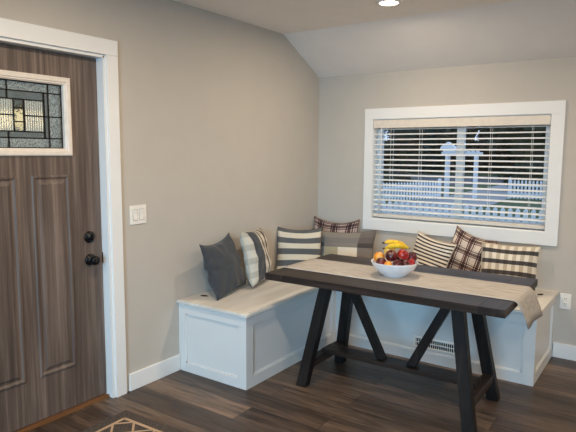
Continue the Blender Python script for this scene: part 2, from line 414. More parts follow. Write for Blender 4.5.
# ------------------------------------------------------------ recessed ceiling lights
LAMPE = simple('glowing_lamp_lens', (1.0, .86, .68), .5, 0, 14)
CANS = [(1.13, -.985), (1.13, -2.9), (1.13, -4.9), (3.35, -.985), (3.35, -2.9), (3.35, -4.9)]
for i, (x, y) in enumerate(CANS):
    c = empty('recessed_light', (x, y, ZC))
    tag(c, ['round recessed ceiling light glowing above the table', 'round recessed ceiling light above the floor by the door', 'round recessed ceiling light on the door side, nearest the rear window',
            'round recessed ceiling light near the right end of the back wall', 'round recessed ceiling light in the middle of the room', 'round recessed ceiling light farthest from both the door and the bench'][i], 'ceiling light', 'recessed ceiling lights')
    bm = bmesh.new(); lathe(bm, [(.082, 0), (.082, -.004), (.074, -.008), (.062, -.006), (.058, 0)], 40, cap=False); obj('trim_ring', bm, PLATE, c, True)
    bm = bmesh.new(); lathe(bm, [(.0585, -.0035), (.0585, -.0015)], 40); obj('lens', bm, LAMPE, c)
    l = area('downlight', (0, 0, -.012), (0, 0, 0), .115, .115, DOWN_POWER, DOWN_COL, 'DISK'); l.parent = c; l.data.energy *= [.68, 1.0, 1.1, 1.0, 1, 1][i]; l.data.spread = R(180)

# ============================================================ CORNER BENCH
BX, BYB, BXR, BD, BH = .594, -1.798, 2.069, -.673, .499
be = tag(empty('storage_bench', (0, 0, 0)), 'white L-shaped storage bench with framed panels built into the corner under the window', 'bench')
T = .022; rec = .012
bm = bmesh.new()
prism(bm, [(.001, -.001), (BXR-rec, -.001), (BXR-rec, BD+rec), (BX-rec, BD+rec), (BX-rec, BYB+rec), (.001, BYB+rec)], 'z', .002, BH-T)
obj('carcass', bm, BENCH, be)
def frame_rect(bm, ax, pos, u0, u1, z0, z1, sw_, tr, br_, sgn, stiles=()):
    """face frame standing rec proud; ax = axis normal, pos = outer face"""
    lo, hi = (pos-rec, pos) if sgn > 0 else (pos, pos+rec)
    parts = [(u0, u0+sw_, z0, z1), (u1-sw_, u1, z0, z1), (u0+sw_, u1-sw_, z0, z0+br_), (u0+sw_, u1-sw_, z1-tr, z1)]
    parts += [(s-sw_/2, s+sw_/2, z0+br_, z1-tr) for s in stiles]
    for a, b, c, d in parts:
        if ax == 'x': box(bm, lo, hi, a, b, c, d, .0012)
        else: box(bm, a, b, lo, hi, c, d, .0012)
    # small inner bead
    us = [u0+sw_] + sorted(x for s in stiles for x in (s-sw_/2, s+sw_/2)) + [u1-sw_]
    for a, b in zip(us[::2], us[1::2]):
        for q in ((a, a+.008, z0+br_, z1-tr), (b-.008, b, z0+br_, z1-tr), (a, b, z0+br_, z0+br_+.008), (a, b, z1-tr-.008, z1-tr)):
            l2, h2 = (pos-rec, pos-.005) if sgn > 0 else (pos+.005, pos+rec)
            if ax == 'x': box(bm, l2, h2, q[0], q[1], q[2], q[3])
            else: box(bm, q[0], q[1], l2, h2, q[2], q[3])
Z1 = BH-T
bm = bmesh.new(); frame_rect(bm, 'y', BYB, .001, BX, .0, Z1, .062, .07, .062, -1); obj('end_panel_frame', bm, BENCH, be)
bm = bmesh.new(); frame_rect(bm, 'x', BX, BYB+rec, BD+rec, .0, Z1, .062, .07, .075, 1); obj('side_panel_frame', bm, BENCH, be)
bm = bmesh.new(); frame_rect(bm, 'y', BD, BX, BXR-rec, .0, Z1, .062, .07, .075, -1, ()); obj('front_panel_frame', bm, BENCH, be)
bm = bmesh.new(); frame_rect(bm, 'x', BXR, BD, -.001, .0, Z1, .062, .07, .075, 1); obj('end_panel_frame', bm, BENCH, be)
OV = .02
bm = bmesh.new(); box(bm, .001, BX+OV, BYB-OV, BD-OV-.003, BH-T, BH, .004); obj('lid', bm, LIDM, be)
bm = bmesh.new(); box(bm, .001, BXR+OV, BD-OV, -.001, BH-T, BH, .004); obj('lid', bm, LIDM, be)
for (x, y, rz) in ((.082, -1.63, 15), (1.998, -.19, 70)):
    bm = bmesh.new(); Mx = Matrix.Translation((x, y, BH)) @ Matrix.Rotation(R(rz), 4, 'Z') @ Matrix.Diagonal((1.5, .8, 1, 1))
    lathe(bm, [(.02, 0), (.02, .0012)], 24, Mx); obj('finger_hole_shade', bm, HOLE_SHADE, be)  # flat dark disc on the lid paints the shade of a hole
# vent register in the front panel
bm = bmesh.new(); vy = BD+rec
for q in ((1.245, 1.565, .098, .110), (1.245, 1.565, .166, .178), (1.245, 1.262, .11, .166), (1.548, 1.565, .11, .166), (1.262, 1.548, .136, .140)): box(bm, q[0], q[1], vy-.006, vy, q[2], q[3], .001)
for i in range(19):
    x = 1.262+.01505*(i+.5); box(bm, x-.0022, x+.0022, vy-.004, vy-.001, .108, .168)
vt = obj('vent_register', bm, PLATE, be)
bm = bmesh.new(); box(bm, 1.262, 1.548, vy-.001, vy+.0, .11, .166); obj('vent_opening_shade', bm, HOLE_SHADE, vt)  # dark sheet paints the shade behind the grille bars

# ============================================================ TABLE
TCX, TCY, TH, A_, B_, H_ = 1.373, -1.263, .011, .723, .412, .747
tb = tag(empty('dining_table', (TCX, TCY, 0), TH), 'long dark espresso trestle table with splayed legs in front of the corner bench', 'table')
bm = bmesh.new(); th = .042; bw = .13
nb = 5; wv = 2*B_/nb
for i in range(nb): box(bm, -A_+bw+.001, A_-bw-.001, -B_+i*wv+.0004, -B_+(i+1)*wv-.0004, H_-th, H_, .002)
obj('tabletop', bm, TABM, tb)
for s in (-1, 1):
    bm = bmesh.new(); x0, x1 = sorted((s*A_, s*(A_-bw))); box(bm, x0, x1, -B_, B_, H_-th, H_, .002); obj('end_board', bm, TABY, tb)
zt = H_-th
for sx_ in (-1, 1):
    for sy_ in (-1, 1):
        bm = bmesh.new(); beam(bm, (sx_*.537, sy_*.251, 0), (sx_*.413, sy_*.155, zt), .068, .062, hz=True, bev=.004); obj('leg', bm, TABZ, tb)
    def lp(z): k = z/zt; return (sx_*(.537+(.413-.537)*k), .251+(.155-.251)*k)
    x, y = lp(.145); bm = bmesh.new(); box(bm, x-.03, x+.03, -y+.012, y-.012, .12, .17, .003); obj('cross_bar', bm, TABY, tb)
    x, y = lp(zt-.02); bm = bmesh.new(); box(bm, x-.034, x+.034, -y-.06, y+.06, zt-.018, zt-.0, .003); obj('top_cleat', bm, TABY, tb)
bm = bmesh.new(); x, y = lp(.18); box(bm, -x-.005, x+.005, -.062, .062, .170, .196, .003); obj('stretcher', bm, TABM, tb)
for s in (-1, 1):
    bm = bmesh.new(); beam(bm, (s*.10, 0, .198), (s*.36, 0, zt-.0), .052, .045, hz=True); obj('brace', bm, TABZ, tb)

# ------------------------------------------------------------ table runner
def runner_mat():
    mt, nt, b = newmat('woven_runner_cloth'); v = objcoord(nt, (.15, 1, 1))
    f = noise_t(nt, v, 60, 3, .6)
    c = ramp(nt, f, [(.3, rgb(156, 150, 144)), (.5, rgb(174, 168, 161)), (.7, rgb(188, 182, 176))])
    nt.links.new(c, b.inputs['Base Color']); b.inputs['Roughness'].default_value = .9
    w = noise_t(nt, objcoord(nt), 700, 2); bumpy(nt, b, w, .3, .001); return mt
RUN = runner_mat()
bm = bmesh.new()
path = []      # (x_near, y_near, z_near, x_far, y_far, z_far)
xl = TCX-A_; xr = TCX+A_; zr = H_+.002
yn, yf = -1.478, -1.097
path.append((xl-.008, yn, zr-.028, xl-.008, yf, zr-.028))
path.append((xl-.006, yn, zr-.01, xl-.006, yf, zr-.01)); path.append((xl+.001, yn, zr, xl+.001, yf, zr))
for i in range(1, 24):
    t = i/24; path.append((xl+(xr-xl)*t, yn, zr, xl+(xr-xl)*t, yf, zr))
path.append((xr-.002, yn, zr, xr-.002, yf+.0, zr))
hang = [(.06, .008), (.2, .018), (.4, .030), (.7, .042), (1, .052)]
for t, o_ in hang: path.append((xr+o_+.004, yn+.06*t, zr-.155*t, xr+o_+.012*t+.004, yf+.02*t, zr-.160*t))
M_ = 13; grid = []
for r in path:
    row = []
    for j in range(M_):
        t = j/(M_-1); p = Vector(r[:3]).lerp(Vector(r[3:]), t)
        if r[2] < zr-.02 and r[0] > xr: p.x += .006*math.sin(t*7+1)*min(1, (zr-r[2])*8)
        if abs(r[2]-zr) < 1e-5: p.z += .0006*(1+noise.noise(p*9))
        row.append(bm.verts.new(p))
    grid.append(row)
for a, b in zip(grid, grid[1:]):
    for j in range(M_-1): bm.faces.new((a[j], a[j+1], b[j+1], b[j]))
bmesh.ops.recalc_face_normals(bm, faces=bm.faces)
bmesh.ops.rotate(bm, verts=bm.verts, cent=(TCX, TCY, 0), matrix=Matrix.Rotation(TH, 3, 'Z'))
ru = obj('table_runner', bm, RUN, None, True); sol = ru.modifiers.new('s', 'SOLIDIFY'); sol.thickness = .0016; sol.offset = 0
tag(ru, 'long greige woven runner draped along the table and hanging off its right end', 'table runner')

# ============================================================ PILLOWS
def uvnodes(nt):
    t = N(nt, 'TexCoord'); s = N(nt, 'SeparateXYZ'); nt.links.new(t.outputs['UV'], s.inputs[0]); return s.outputs['X'], s.outputs['Y'], t
def fabric_finish(nt, b, col, t, bump=.4):
    n1 = N(nt, 'TexNoise'); n1.inputs['Scale'].default_value = 140; nt.links.new(t.outputs['UV'], n1.inputs['Vector'])
    c2 = ramp(nt, n1.outputs['Fac'], [(.3, (.86, .86, .86)), (.7, (1.1, 1.1, 1.1))])
    nt.links.new(mul(nt, col, c2), b.inputs['Base Color']); b.inputs['Roughness'].default_value = .92
    b.inputs['Sheen Weight'].default_value = .15
    bumpy(nt, b, n1.outputs['Fac'], bump, .001)
def plain_fabric(name, c):
    mt, nt, b = newmat(name); u, v, t = uvnodes(nt)
    n = N(nt, 'TexNoise'); n.inputs['Scale'].default_value = 12; nt.links.new(t.outputs['UV'], n.inputs['Vector'])
    fabric_finish(nt, b, ramp(nt, n.outputs['Fac'], [(.3, tuple(x*.85 for x in c)), (.7, tuple(x*1.15 for x in c))]), t, .6); return mt
def bands(lst):
    """[(start, colour)...] -> stops"""
    return lst
def periodic(n, a, b, duty=.5, phase=0.):
    s = []; p = phase-(int(phase*n)+2)/n; first = b
    while p < 1:
        for q, c in ((p, a), (p+duty/n, b)):
            if q <= 0: first = c
            elif q < 1: s.append((q, c))
        p += 1./n
    return [(0, first)]+s
def striped(name, stops, axis='v', other=None, fac=.35):
    mt, nt, b = newmat(name); u, v, t = uvnodes(nt)
    c = ramp(nt, v if axis == 'v' else u, stops, 'CONSTANT')
    if other: c = mul(nt, c, ramp(nt, u if axis == 'v' else v, other, 'CONSTANT'), fac)
    fabric_finish(nt, b, c, t); return mt
CR = rgb(206, 196, 176); DG = rgb(74, 76, 80); OW = rgb(214, 204, 188)
F_CHAR = plain_fabric('charcoal_fabric', rgb(56, 59, 64))
F_WIDE = striped('wide_stripe_plaid_fabric', [(0, rgb(196, 192, 180)), (.13, rgb(62, 66, 72)), (.44, OW), (.54, rgb(80, 70, 66)), (.60, OW), (.70, rgb(82, 72, 68)), (.78, OW), (.9, rgb(80, 84, 90))], 'u',
                 periodic(4, (1, 1, 1), (.55, .57, .57), .55), .6)
F_GREY = striped('grey_cream_stripe_fabric', periodic(3.7, rgb(84, 86, 88), CR, .50, .10), 'v', None)
MR = rgb(76, 24, 30)
def plaid(name, base, red, black, nu=3, nv=3):
    mt, nt, b = newmat(name); u, v, t = uvnodes(nt)
    W1 = (1, 1, 1); rr = tuple(r/max(bb, .01) for r, bb in zip(red, base)); rr = tuple(min(x, 1) for x in rr); kk = (.16, .14, .14)
    def seq(n, ph):
        s = []; 
        for k in range(-1, n+1):
            p0 = (k+ph)/n; w = 1/n
            for q, c in ((0, W1), (.22, rr), (.30, W1), (.34, rr), (.50, kk), (.56, W1), (.62, rr), (.70, W1), (.78, kk), (.80, W1)): s.append((p0+q*w, c))
        s.sort(key=lambda e: e[0]); first = [c for q, c in s if q <= 0][-1]
        return ([(0, first)]+[(q, c) for q, c in s if 0 < q < 1])[:31]
    bc = N(nt, 'RGB'); bc.outputs[0].default_value = (*base, 1)
    c = mul(nt, bc.outputs[0], ramp(nt, u, seq(nu, .1), 'CONSTANT'), .92)
    c = mul(nt, c, ramp(nt, v, seq(nv, .25), 'CONSTANT'), .85)
    fabric_finish(nt, b, c, t); return mt
F_RED = plaid('maroon_plaid_fabric', rgb(216, 198, 180), MR, None, 3, 3)
F_RED2 = plaid('maroon_plaid_flannel', rgb(186, 168, 160), rgb(70, 26, 32), None, 3, 3)
F_THIN = striped('narrow_stripe_fabric', periodic(11, rgb(52, 44, 40), rgb(222, 213, 198), .45), 'v')
F_GING = striped('beige_black_check_fabric', periodic(4.4, rgb(68, 64, 64), rgb(222, 212, 194), .40, .12), 'v', periodic(7, (.60, .55, .49), (1, 1, 1), .5), .85)
def patch_mat():
    mt, nt, b = newmat('patchwork_fabric'); u, v, t = uvnodes(nt)
    tp = rgb(132, 124, 114)
    rows = [(0, [(0, rgb(78, 80, 84)), (.2, rgb(84, 78, 74)), (.75, rgb(70, 62, 58))]),
            (.30, [(0, rgb(112, 120, 126)), (.21, rgb(172, 162, 136)), (.46, rgb(222, 212, 196)), (.78, rgb(120, 110, 102))]),
            (.56, [(0, rgb(66, 72, 80)), (.21, rgb(128, 120, 112)), (.78, rgb(68, 60, 56))]),
            (.68, [(0, rgb(98, 104, 108)), (.21, rgb(118, 112, 106)), (.78, rgb(96, 86, 80))]),
            (.84, [(0, tp), (.78, rgb(106, 98, 92))])]
    c = None
    for v0, st in rows:
        rw = ramp(nt, u, st, 'CONSTANT')
        if c is None: c = rw; continue
        gt = N(nt, 'Math', operation='GREATER_THAN'); nt.links.new(v, gt.inputs[0]); gt.inputs[1].default_value = v0
        mx = N(nt, 'Mix', data_type='RGBA'); nt.links.new(gt.outputs[0], mx.inputs[0]); nt.links.new(c, mx.inputs[6]); nt.links.new(rw, mx.inputs[7]); c = mx.outputs[2]
    fabric_finish(nt, b, c, t); return mt
F_PATCH = patch_mat()

def pillow(label, w, h, t, mat, pos, az, lean, roll, seed, pinch=.10, dip=.0, crease=.010, group='throw pillows on the bench', piping=None, bow=0):
    n = 30; bm = bmesh.new(); uvl = bm.loops.layers.uv.new('UVMap')
    def P(i, j, side):
        u = 2*i/n-1; v = 2*j/n-1
        x = u*w/2*(1-pinch*(1-v*v)); z = v*h/2*(1-pinch*(1-u*u))
        if v > 0: z -= dip*v*(1-u*u)**.8
        e = max(0, (1-u*u)*(1-v*v)); th_ = t/2*e**.42
        nz = noise.noise(Vector((u*2.1+seed, v*2.1, side*3.+seed)))*.012*min(1, e*5)
        # corner and edge creases
        ang = math.atan2(v, u); rr = max(abs(u), abs(v))
        nz += crease*math.sin(ang*9+seed+3*noise.noise(Vector((u*1.5, v*1.5, seed))))*rr**3*min(1, e*6)
        y = -side*(th_+nz)
        y += .012*noise.noise(Vector((u*1.3, v*1.3, seed+9))) + bow*(u*u)*t
        return Vector((x, y, z))
    fr = {}
    for side in (1, -1):
        for i in range(n+1):
            for j in range(n+1):
                edge = i in (0, n) or j in (0, n)
                if side == -1 and edge: fr[(side, i, j)] = fr[(1, i, j)]; continue
                fr[(side, i, j)] = bm.verts.new(P(i, j, side))
    for side in (1, -1):
        for i in range(n):
            for j in range(n):
                idx = [(i, j), (i+1, j), (i+1, j+1), (i, j+1)]
                if side == -1: idx = idx[::-1]
                f = bm.faces.new([fr[(side, a, b)] for a, b in idx]); f.smooth = True
                for lp_, (a, b) in zip(f.loops, idx): lp_[uvl].uv = (a/n, b/n)
    border = [fr[(1, i, 0)] for i in range(n)]+[fr[(1, n, j)] for j in range(n)]+[fr[(1, n-i, n)] for i in range(n)]+[fr[(1, 0, n-j)] for j in range(n)]
    loop = [v.co.copy() for v in border]
    MM = Matrix.Rotation(R(az), 4, 'Z') @ Matrix.Rotation(R(-lean), 4, 'X') @ Matrix.Rotation(R(roll), 4, 'Y')
    zmin = min((MM @ v.co).z for v in bm.verts)
    root = Matrix.Translation((pos[0], pos[1], BH+.004-zmin)) @ MM
    # shift so that pos is the lower edge centre
    low = MM @ Vector((0, 0, -h/2)); root.translation.x -= low.x; root.translation.y -= low.y
    o = obj('throw_pillow', bm, mat); o.matrix_world = root
    for p in o.data.polygons: p.use_smooth = True
    tag(o, label, 'pillow', group)
    if piping:
        b2 = bmesh.new(); tube(b2, loop+[loop[0]], .0035, 6); s = obj('piping', b2, piping, o, True)
    return o
PIPE_D = plain_fabric('dark_piping', rgb(58, 60, 64)); PIPE_C = plain_fabric('cream_piping', rgb(190, 178, 158)); PIPE_R = plain_fabric('brown_piping', rgb(96, 66, 60)); PIPE_T = plain_fabric('taupe_piping', rgb(104, 98, 92))
pillow('solid charcoal square pillow leaning on the left wall at the near end of the bench', .42, .395, .14, F_CHAR, (.20, -1.47), 101, 18, -4, 1.3, .045, .03, .012, piping=PIPE_D)
pillow('cream and charcoal wide-striped pillow standing edge-on beside the charcoal pillow', .41, .41, .15, F_WIDE, (.20, -1.115), 108, 14, 3, 4.1, .07, .0, .008, piping=PIPE_C)
pillow('grey and cream horizontally striped pillow nearest the room corner', .385, .375, .13, F_GREY, (.19, -.60), 36, 12, 1, 7.7, .06, .02, .008, piping=PIPE_D)
pillow('maroon plaid pillow leaning in the room corner behind the patchwork and striped pillows', .46, .42, .11, F_RED2, (.255, -.15), 2, 8, 0, 2.2, .08, .035, .012, piping=PIPE_R)
pillow('long grey patchwork lumbar pillow with a white block beside the fruit bowl', .58, .34, .11, F_PATCH, (.47, -.37), 4, 14, -3, 5.9, .07, .015, .006, piping=PIPE_T)
pillow('cream pillow with narrow black stripes tilted right of the fruit bowl', .33, .33, .12, F_THIN, (1.165, -.33), -2, 16, 13, 3.4, .08, .01, .010, piping=PIPE_C)
pillow('maroon and beige plaid pillow between the narrow-striped and the checked pillows', .33, .36, .10, F_RED, (1.405, -.165), -3, 10, 16, 8.8, .07, .02, .008, piping=PIPE_R)
pillow('beige and black checked pillow at the right end of the bench', .40, .355, .13, F_GING, (1.79, -.32), 3, 17, 0, 6.5, .06, .0, .006, piping=PIPE_C)

# ============================================================ FRUIT BOWL
BOX, BOY, BOZ = 1.348, -1.278, H_+.0035
CER = simple('white_glazed_ceramic', rgb(232, 234, 238), .18, 0, 0, .4)
bm = bmesh.new()
lathe(bm, [(.0, .004), (.062, .004), (.066, .0), (.072, .0), (.074, .006), (.10, .022), (.126, .050), (.140, .078), (.1425, .083), (.1445, .087), (.1425, .089), (.138, .086),
           (.133, .078), (.120, .052), (.095, .027), (.06, .013), (.0, .011)], 56, cap=False)
bmesh.ops.remove_doubles(bm, verts=bm.verts, dist=1e-5)
bo = obj('fruit_bowl', bm, CER, None, True); bo.location = (BOX, BOY, BOZ)
tag(bo, 'white ceramic bowl heaped with fruit on the table runner', 'bowl')
def fruit_mat(name, c0, c1, c2, rough=.28, speck=None):
    mt, nt, b = newmat(name); v = objcoord(nt); f = noise_t(nt, v, 22, 3)
    c = ramp(nt, f, [(.35, c0), (.5, c1), (.68, c2)])
    s = N(nt, 'Mapping'); s.inputs['Scale'].default_value = (1, 1, .2); nt.links.new(v, s.inputs[0])
    f2 = noise_t(nt, s.outputs[0], 120, 2); c = mul(nt, c, ramp(nt, f2, [(.35, (.8, .75, .75)), (.65, (1.15, 1.2, 1.15))]))
    nt.links.new(c, b.inputs['Base Color']); b.inputs['Roughness'].default_value = rough; b.inputs['Coat Weight'].default_value = .3; return mt
A_RED = fruit_mat('red_apple_skin', rgb(120, 14, 22), rgb(165, 24, 28), rgb(200, 70, 50))
A_DARK = fruit_mat('dark_red_apple_skin', rgb(48, 6, 14), rgb(80, 12, 20), rgb(120, 24, 30))
ORANGE = fruit_mat('orange_skin', rgb(222, 130, 30), rgb(232, 150, 50), rgb(240, 175, 80), .5)
PEACH = fruit_mat('yellow_apple_skin', rgb(226, 180, 70), rgb(232, 196, 96), rgb(238, 210, 130), .4)
BAN = fruit_mat('banana_peel', rgb(214, 166, 20), rgb(232, 190, 30), rgb(240, 204, 60), .5)
STEM = simple('brown_stem', rgb(70, 50, 30), .8)
BTIP = simple('dark_banana_tip', rgb(70, 55, 25), .8)
def apple(label, cat, pos, r, mat, tilt, seed, name='apple', group='apples in the bowl'):
    bm = bmesh.new(); prof = []
    for i in range(0, 17):
        a = math.pi*i/16; rr = math.sin(a)*(1+.08*math.cos(a)); z = -math.cos(a)*.92
        dent = .30*math.exp(-(rr/.30)**2)*(1 if z > 0 else .55)
        if name in ('apple',): z -= dent*(1 if z > 0 else -1)
        prof.append((max(rr, .0005)*r, z*r))
    lathe(bm, prof, 24, cap=True)
    o = obj(name, bm, mat, None, True); o.location = pos; o.rotation_euler = tilt
    bm = bmesh.new()
    if name == 'apple': tube(bm, [(0, 0, r*.5), (.001, 0, r*.75), (.004, .001, r*1.08)], [.0012, .0011, .0016], 6)
    else: lathe(bm, [(.003, r*.885), (.0035, r*.905), (.001, r*.93)], 8)
    obj('stem', bm, STEM, o)
    tag(o, label, cat, group); return o
def fp(dx, dy, dz): return (BOX+dx, BOY+dy, BOZ+dz)
# local axes: screen right = R (cos yaw, sin yaw); toward the camera = -F
rx, ry = math.cos(YAW), math.sin(YAW)
def fs(r_, c_, z_): return (BOX+rx*r_+ry*c_, BOY+ry*r_-rx*c_, BOZ+z_)   # r_: along the bowl's wide axis, c_: towards the viewer side
FR = [('dark red apple at the left rim of the bowl', (-.092, .050, .096), .034, A_DARK, (.3, .2, 0)),
 ('large dark red apple in the middle of the bowl under the bananas', (-.028, .040, .118), .037, A_DARK, (.4, -.3, 1)),
 ('bright red apple with a yellow blush right of the bowl centre', (.044, .040, .118), .037, A_RED, (.5, .2, 2)),
 ('small red apple low at the front of the bowl', (-.004, .098, .090), .027, A_DARK, (.9, 0, 0)),
 ('small red apple low at the front right of the bowl', (.050, .092, .086), .026, A_DARK, (1.1, .1, 1)),
 ('red apple at the right of the bowl in front of the darkest right one', (.098, .050, .100), .028, A_RED, (.8, .5, 0)),
 ('dark red apple at the right rim of the bowl', (.108, -.012, .112), .034, A_DARK, (.2, .7, 0)),
 ('dark apple low in the back of the bowl', (.045, -.060, .095), .034, A_DARK, (.2, .1, 0)),
 ('orange at the back left of the bowl', (-.085, -.045, .106), .036, ORANGE, (.1, 0, 0)),
 ('small yellow orange fruit low at the front left of the bowl', (-.058, .090, .084), .024, ORANGE, (.4, 0, 0)),
 ('pale yellow apple behind the left end of the bananas', (-.025, -.045, .140), .038, PEACH, (.1, 0, 0))]
ps = [Vector(f[1]) for f in FR]; rs = [f[2] for f in FR]
for it in range(300):
    for a in range(len(ps)):
        for b in range(a):
            d = ps[a]-ps[b]; ov = (rs[a]+rs[b])*1.035-d.length
            if ov > 0: d = d.normalized()*ov*.5; ps[a] += d; ps[b] -= d
    for a, p in enumerate(ps):      # inner bowl surface, roughly a spheroid 0.134 wide and 0.09 deep
        q = Vector((p.x/.134, p.y/.134, (p.z-.098)/.088)); lim = 1-rs[a]/.115
        if p.z < .098 and q.length > lim: q = q.normalized()*lim; p.x, p.y, p.z = q.x*.134, q.y*.134, q.z*.088+.098
for (lb, _p, r_, mt_, tl_), p in zip(FR, ps):
    isor = mt_ is ORANGE
    apple(lb, 'orange' if isor else 'apple', fs(p.x, p.y, p.z), r_, mt_, tl_, 0, 'orange' if isor else 'apple', 'oranges in the bowl' if isor else 'apples in the bowl')
def banana(label, ends, rad, bend, up):
    p, q = Vector(ends[0]), Vector(ends[1]); pts = []; rads = []
    for i in range(15):
        t = i/14; c = p.lerp(q, t)+Vector(up)*bend*4*t*(1-t); pts.append(c)
        rads.append(rad*(.28 if i == 0 else .34 if i == 1 else .75 if i == 2 else min(1, .95+.1*math.sin(t*3)) if i < 12 else (.8 if i == 12 else .5 if i == 13 else .25)))
    c0 = sum(pts, Vector())/15
    bm = bmesh.new(); tube(bm, [x-c0 for x in pts], rads, 7); o = obj('banana', bm, BAN, None, True); o.location = c0
    bm = bmesh.new(); d = (pts[0]-pts[1]).normalized(); tube(bm, [pts[0]-c0-d*.001, pts[0]+d*.012-c0], [rads[0]*1.05, rads[0]*1.2], 7); obj('stem', bm, BTIP, o)
    bm = bmesh.new(); d = (pts[-1]-pts[-2]).normalized(); tube(bm, [pts[-1]-c0-d*.001, pts[-1]+d*.004-c0], [rads[-1]*1.1, rads[-1]*.7], 7); obj('tip', bm, BTIP, o)
    tag(o, label, 'banana', 'bananas on top of the bowl')
banana('front banana lying across the top of the fruit bowl', (fs(-.068, .030, .174), fs(.086, .014, .172)), .0160, .014, (-.25*ry, .25*rx, 1))
banana('middle banana angled up above the front banana', (fs(-.062, -.008, .200), fs(.072, -.024, .184)), .0145, .010, (0, 0, 1))
banana('hindmost banana, its far end behind the others', (fs(-.060, -.042, .198), fs(.066, -.058, .182)), .0140, .010, (0, 0, 1))

# ============================================================ RUG
def rug_mat():
    mt, nt, b = newmat('dark_lattice_rug'); v = objcoord(nt)
    c = ramp(nt, noise_t(nt, v, 180, 3), [(.3, rgb(44, 38, 34)), (.5, rgb(72, 64, 58)), (.7, rgb(98, 88, 80))])
    nt.links.new(c, b.inputs['Base Color']); b.inputs['Roughness'].default_value = 1
    bumpy(nt, b, noise_t(nt, v, 220, 3), 1, .004); return mt
RUGM = rug_mat(); TAN = paint('tan_rug_yarn', rgb(178, 150, 122), 1, 1, 300, .1)
RXO, RYO, RW, RL = .205, -2.425, 1.4, .95      # far-left corner, extends +x and -y
rg = tag(empty('area_rug', (RXO, RYO, 0), R(2)), 'dark brown rug with a tan lattice pattern on the floor by the door', 'rug')
bm = bmesh.new(); box(bm, 0, RW, -RL, 0, .0005, .009, .003); obj('rug_field', bm, RUGM, rg)
bm = bmesh.new(); z0, z1 = .0085, .0105; lw = .009
def strip(a, b, w=lw):
    a = Vector((*a, 0)); b = Vector((*b, 0)); d = (b-a).normalized(); n_ = Vector((-d.y, d.x, 0))*w
    prism(bm, [tuple((a+n_)[:2]), tuple((b+n_)[:2]), tuple((b-n_)[:2]), tuple((a-n_)[:2])], 'z', z0, z1)
I = .075
strip((I, -I), (RW-I, -I)); strip((I, -RL+I), (RW-I, -RL+I)); strip((I, -I), (I, -RL+I)); strip((RW-I, -I), (RW-I, -RL+I))
nx, ny = 8, 5; gx_, gy_ = (RW-2*I)/nx, (RL-2*I)/ny
for i in range(nx):
    for j in range(ny):
        x, y = I+i*gx_, -I-j*gy_
        z1 = .0103; strip((x, y-gy_/2), (x+gx_/2, y), .006); strip((x+gx_/2, y), (x+gx_, y-gy_/2), .006)
        z1 = .0101; strip((x+gx_, y-gy_/2), (x+gx_/2, y-gy_), .006); strip((x+gx_/2, y-gy_), (x, y-gy_/2), .006)
obj('lattice', bm, TAN, rg)

# ============================================================ OUTSIDE
GZ = -.5
GRASS = paint('lawn_grass', rgb(66, 84, 48), 1, 1, 60, .25)
CONC = paint('concrete', rgb(150, 150, 150), .8, .4, 60, .08)
ASPH = paint('asphalt', rgb(84, 86, 90), .9, .4, 60, .06)
bm = bmesh.new(); box(bm, -60, 40, .13, 90, GZ-.1, GZ); box(bm, -60, -.13, -25, .13, GZ-.1, GZ); structure(obj('lawn', bm, GRASS))
bm = bmesh.new(); prism(bm, [(-7, 13.5), (-3.6, 12.8), (-3.1, 18.4), (-3.4, 22), (-2, 23), (-1, 30), (-6.5, 34), (-6.3, 28), (-5.9, 19.5)], 'z', GZ, GZ+.012); structure(obj('driveway', bm, CONC))
bm = bmesh.new(); prism(bm, [(-50, 27), (-11.5, 26), (-6.5, 34), (20, 36), (20, 46), (-50, 48)], 'z', GZ, GZ+.01); structure(obj('street', bm, ASPH))
bm = bmesh.new(); box(bm, -1.6, -.13, -3.9, -1.7, GZ, -.02); structure(obj('porch_slab', bm, CONC))
FENW = simple('white_fence_paint', rgb(236, 240, 244), .5)
def fence(label, p, q, h, sp=.155, pw=.09, group='white picket fences'):
    p = Vector((*p, GZ)); q = Vector((*q, GZ)); d = q-p; L = d.length; f = empty('picket_fence', p, math.atan2(d.y, d.x)); tag(f, label, 'fence', group)
    for z in (h*.25, h*.72):
        bm = bmesh.new(); box(bm, 0, L, .012, .045, z-.04, z+.04, .003); obj('rail', bm, FENW, f)
    n = int(L/sp)
    bm = bmesh.new(); prism(bm, [(-pw/2, .04), (pw/2, .04), (pw/2, h-.05), (0, h), (-pw/2, h-.05)], 'y', -.01, .012)
    first = obj('picket', bm, FENW, f); first.location = (sp/2, 0, 0)
    for i in range(1, n):
        c = first.copy(); c.location = (sp*(i+.5), 0, 0); COL.objects.link(c); c.parent = f
    for x in (0, L):
        bm = bmesh.new(); box(bm, x-.055, x+.055, .045, .155, 0, h+.05, .004); prism(bm, [(x-.07, h+.05), (x+.07, h+.05), (x, h+.11)], 'y', .03, .17); obj('fence_post', bm, FENW, f)
fence('white picket fence nearest the window, running along its whole width', (-3.9, 8.0), (1.4, 8.0), .86)
fence('white picket fence left of the drive, leading to the garden arbor', (-8.6, 13.6), (-5.6, 19.3), .80)
fence('short white picket fence right of the drive, beyond the nearest fence', (-3.3, 21.6), (.8, 21.6), .86)
ar = tag(empty('garden_arbor', (-5.15, 20.6, GZ), R(8)), 'white garden arbor with a small gabled top standing at the drive between the fences', 'arbor')
for x in (-.62, .62):
    for y in (-.3, .3):
        bm = bmesh.new(); box(bm, x-.05, x+.05, y-.05, y+.05, 0, 1.95, .004); obj('post', bm, FENW, ar)
    bm = bmesh.new()
    for i in range(6): box(bm, x-.012, x+.012, -.25+i*.1-.01, -.25+i*.1+.01, .1, 1.9)
    for i in range(9): box(bm, x-.012, x+.012, -.25, .25, .2+i*.2-.01, .2+i*.2+.01)
    obj('lattice_side', bm, FENW, ar)
bm = bmesh.new()
for y in (-.3, .3): box(bm, -.85, .85, y-.03, y+.03, 1.95, 2.07, .004)
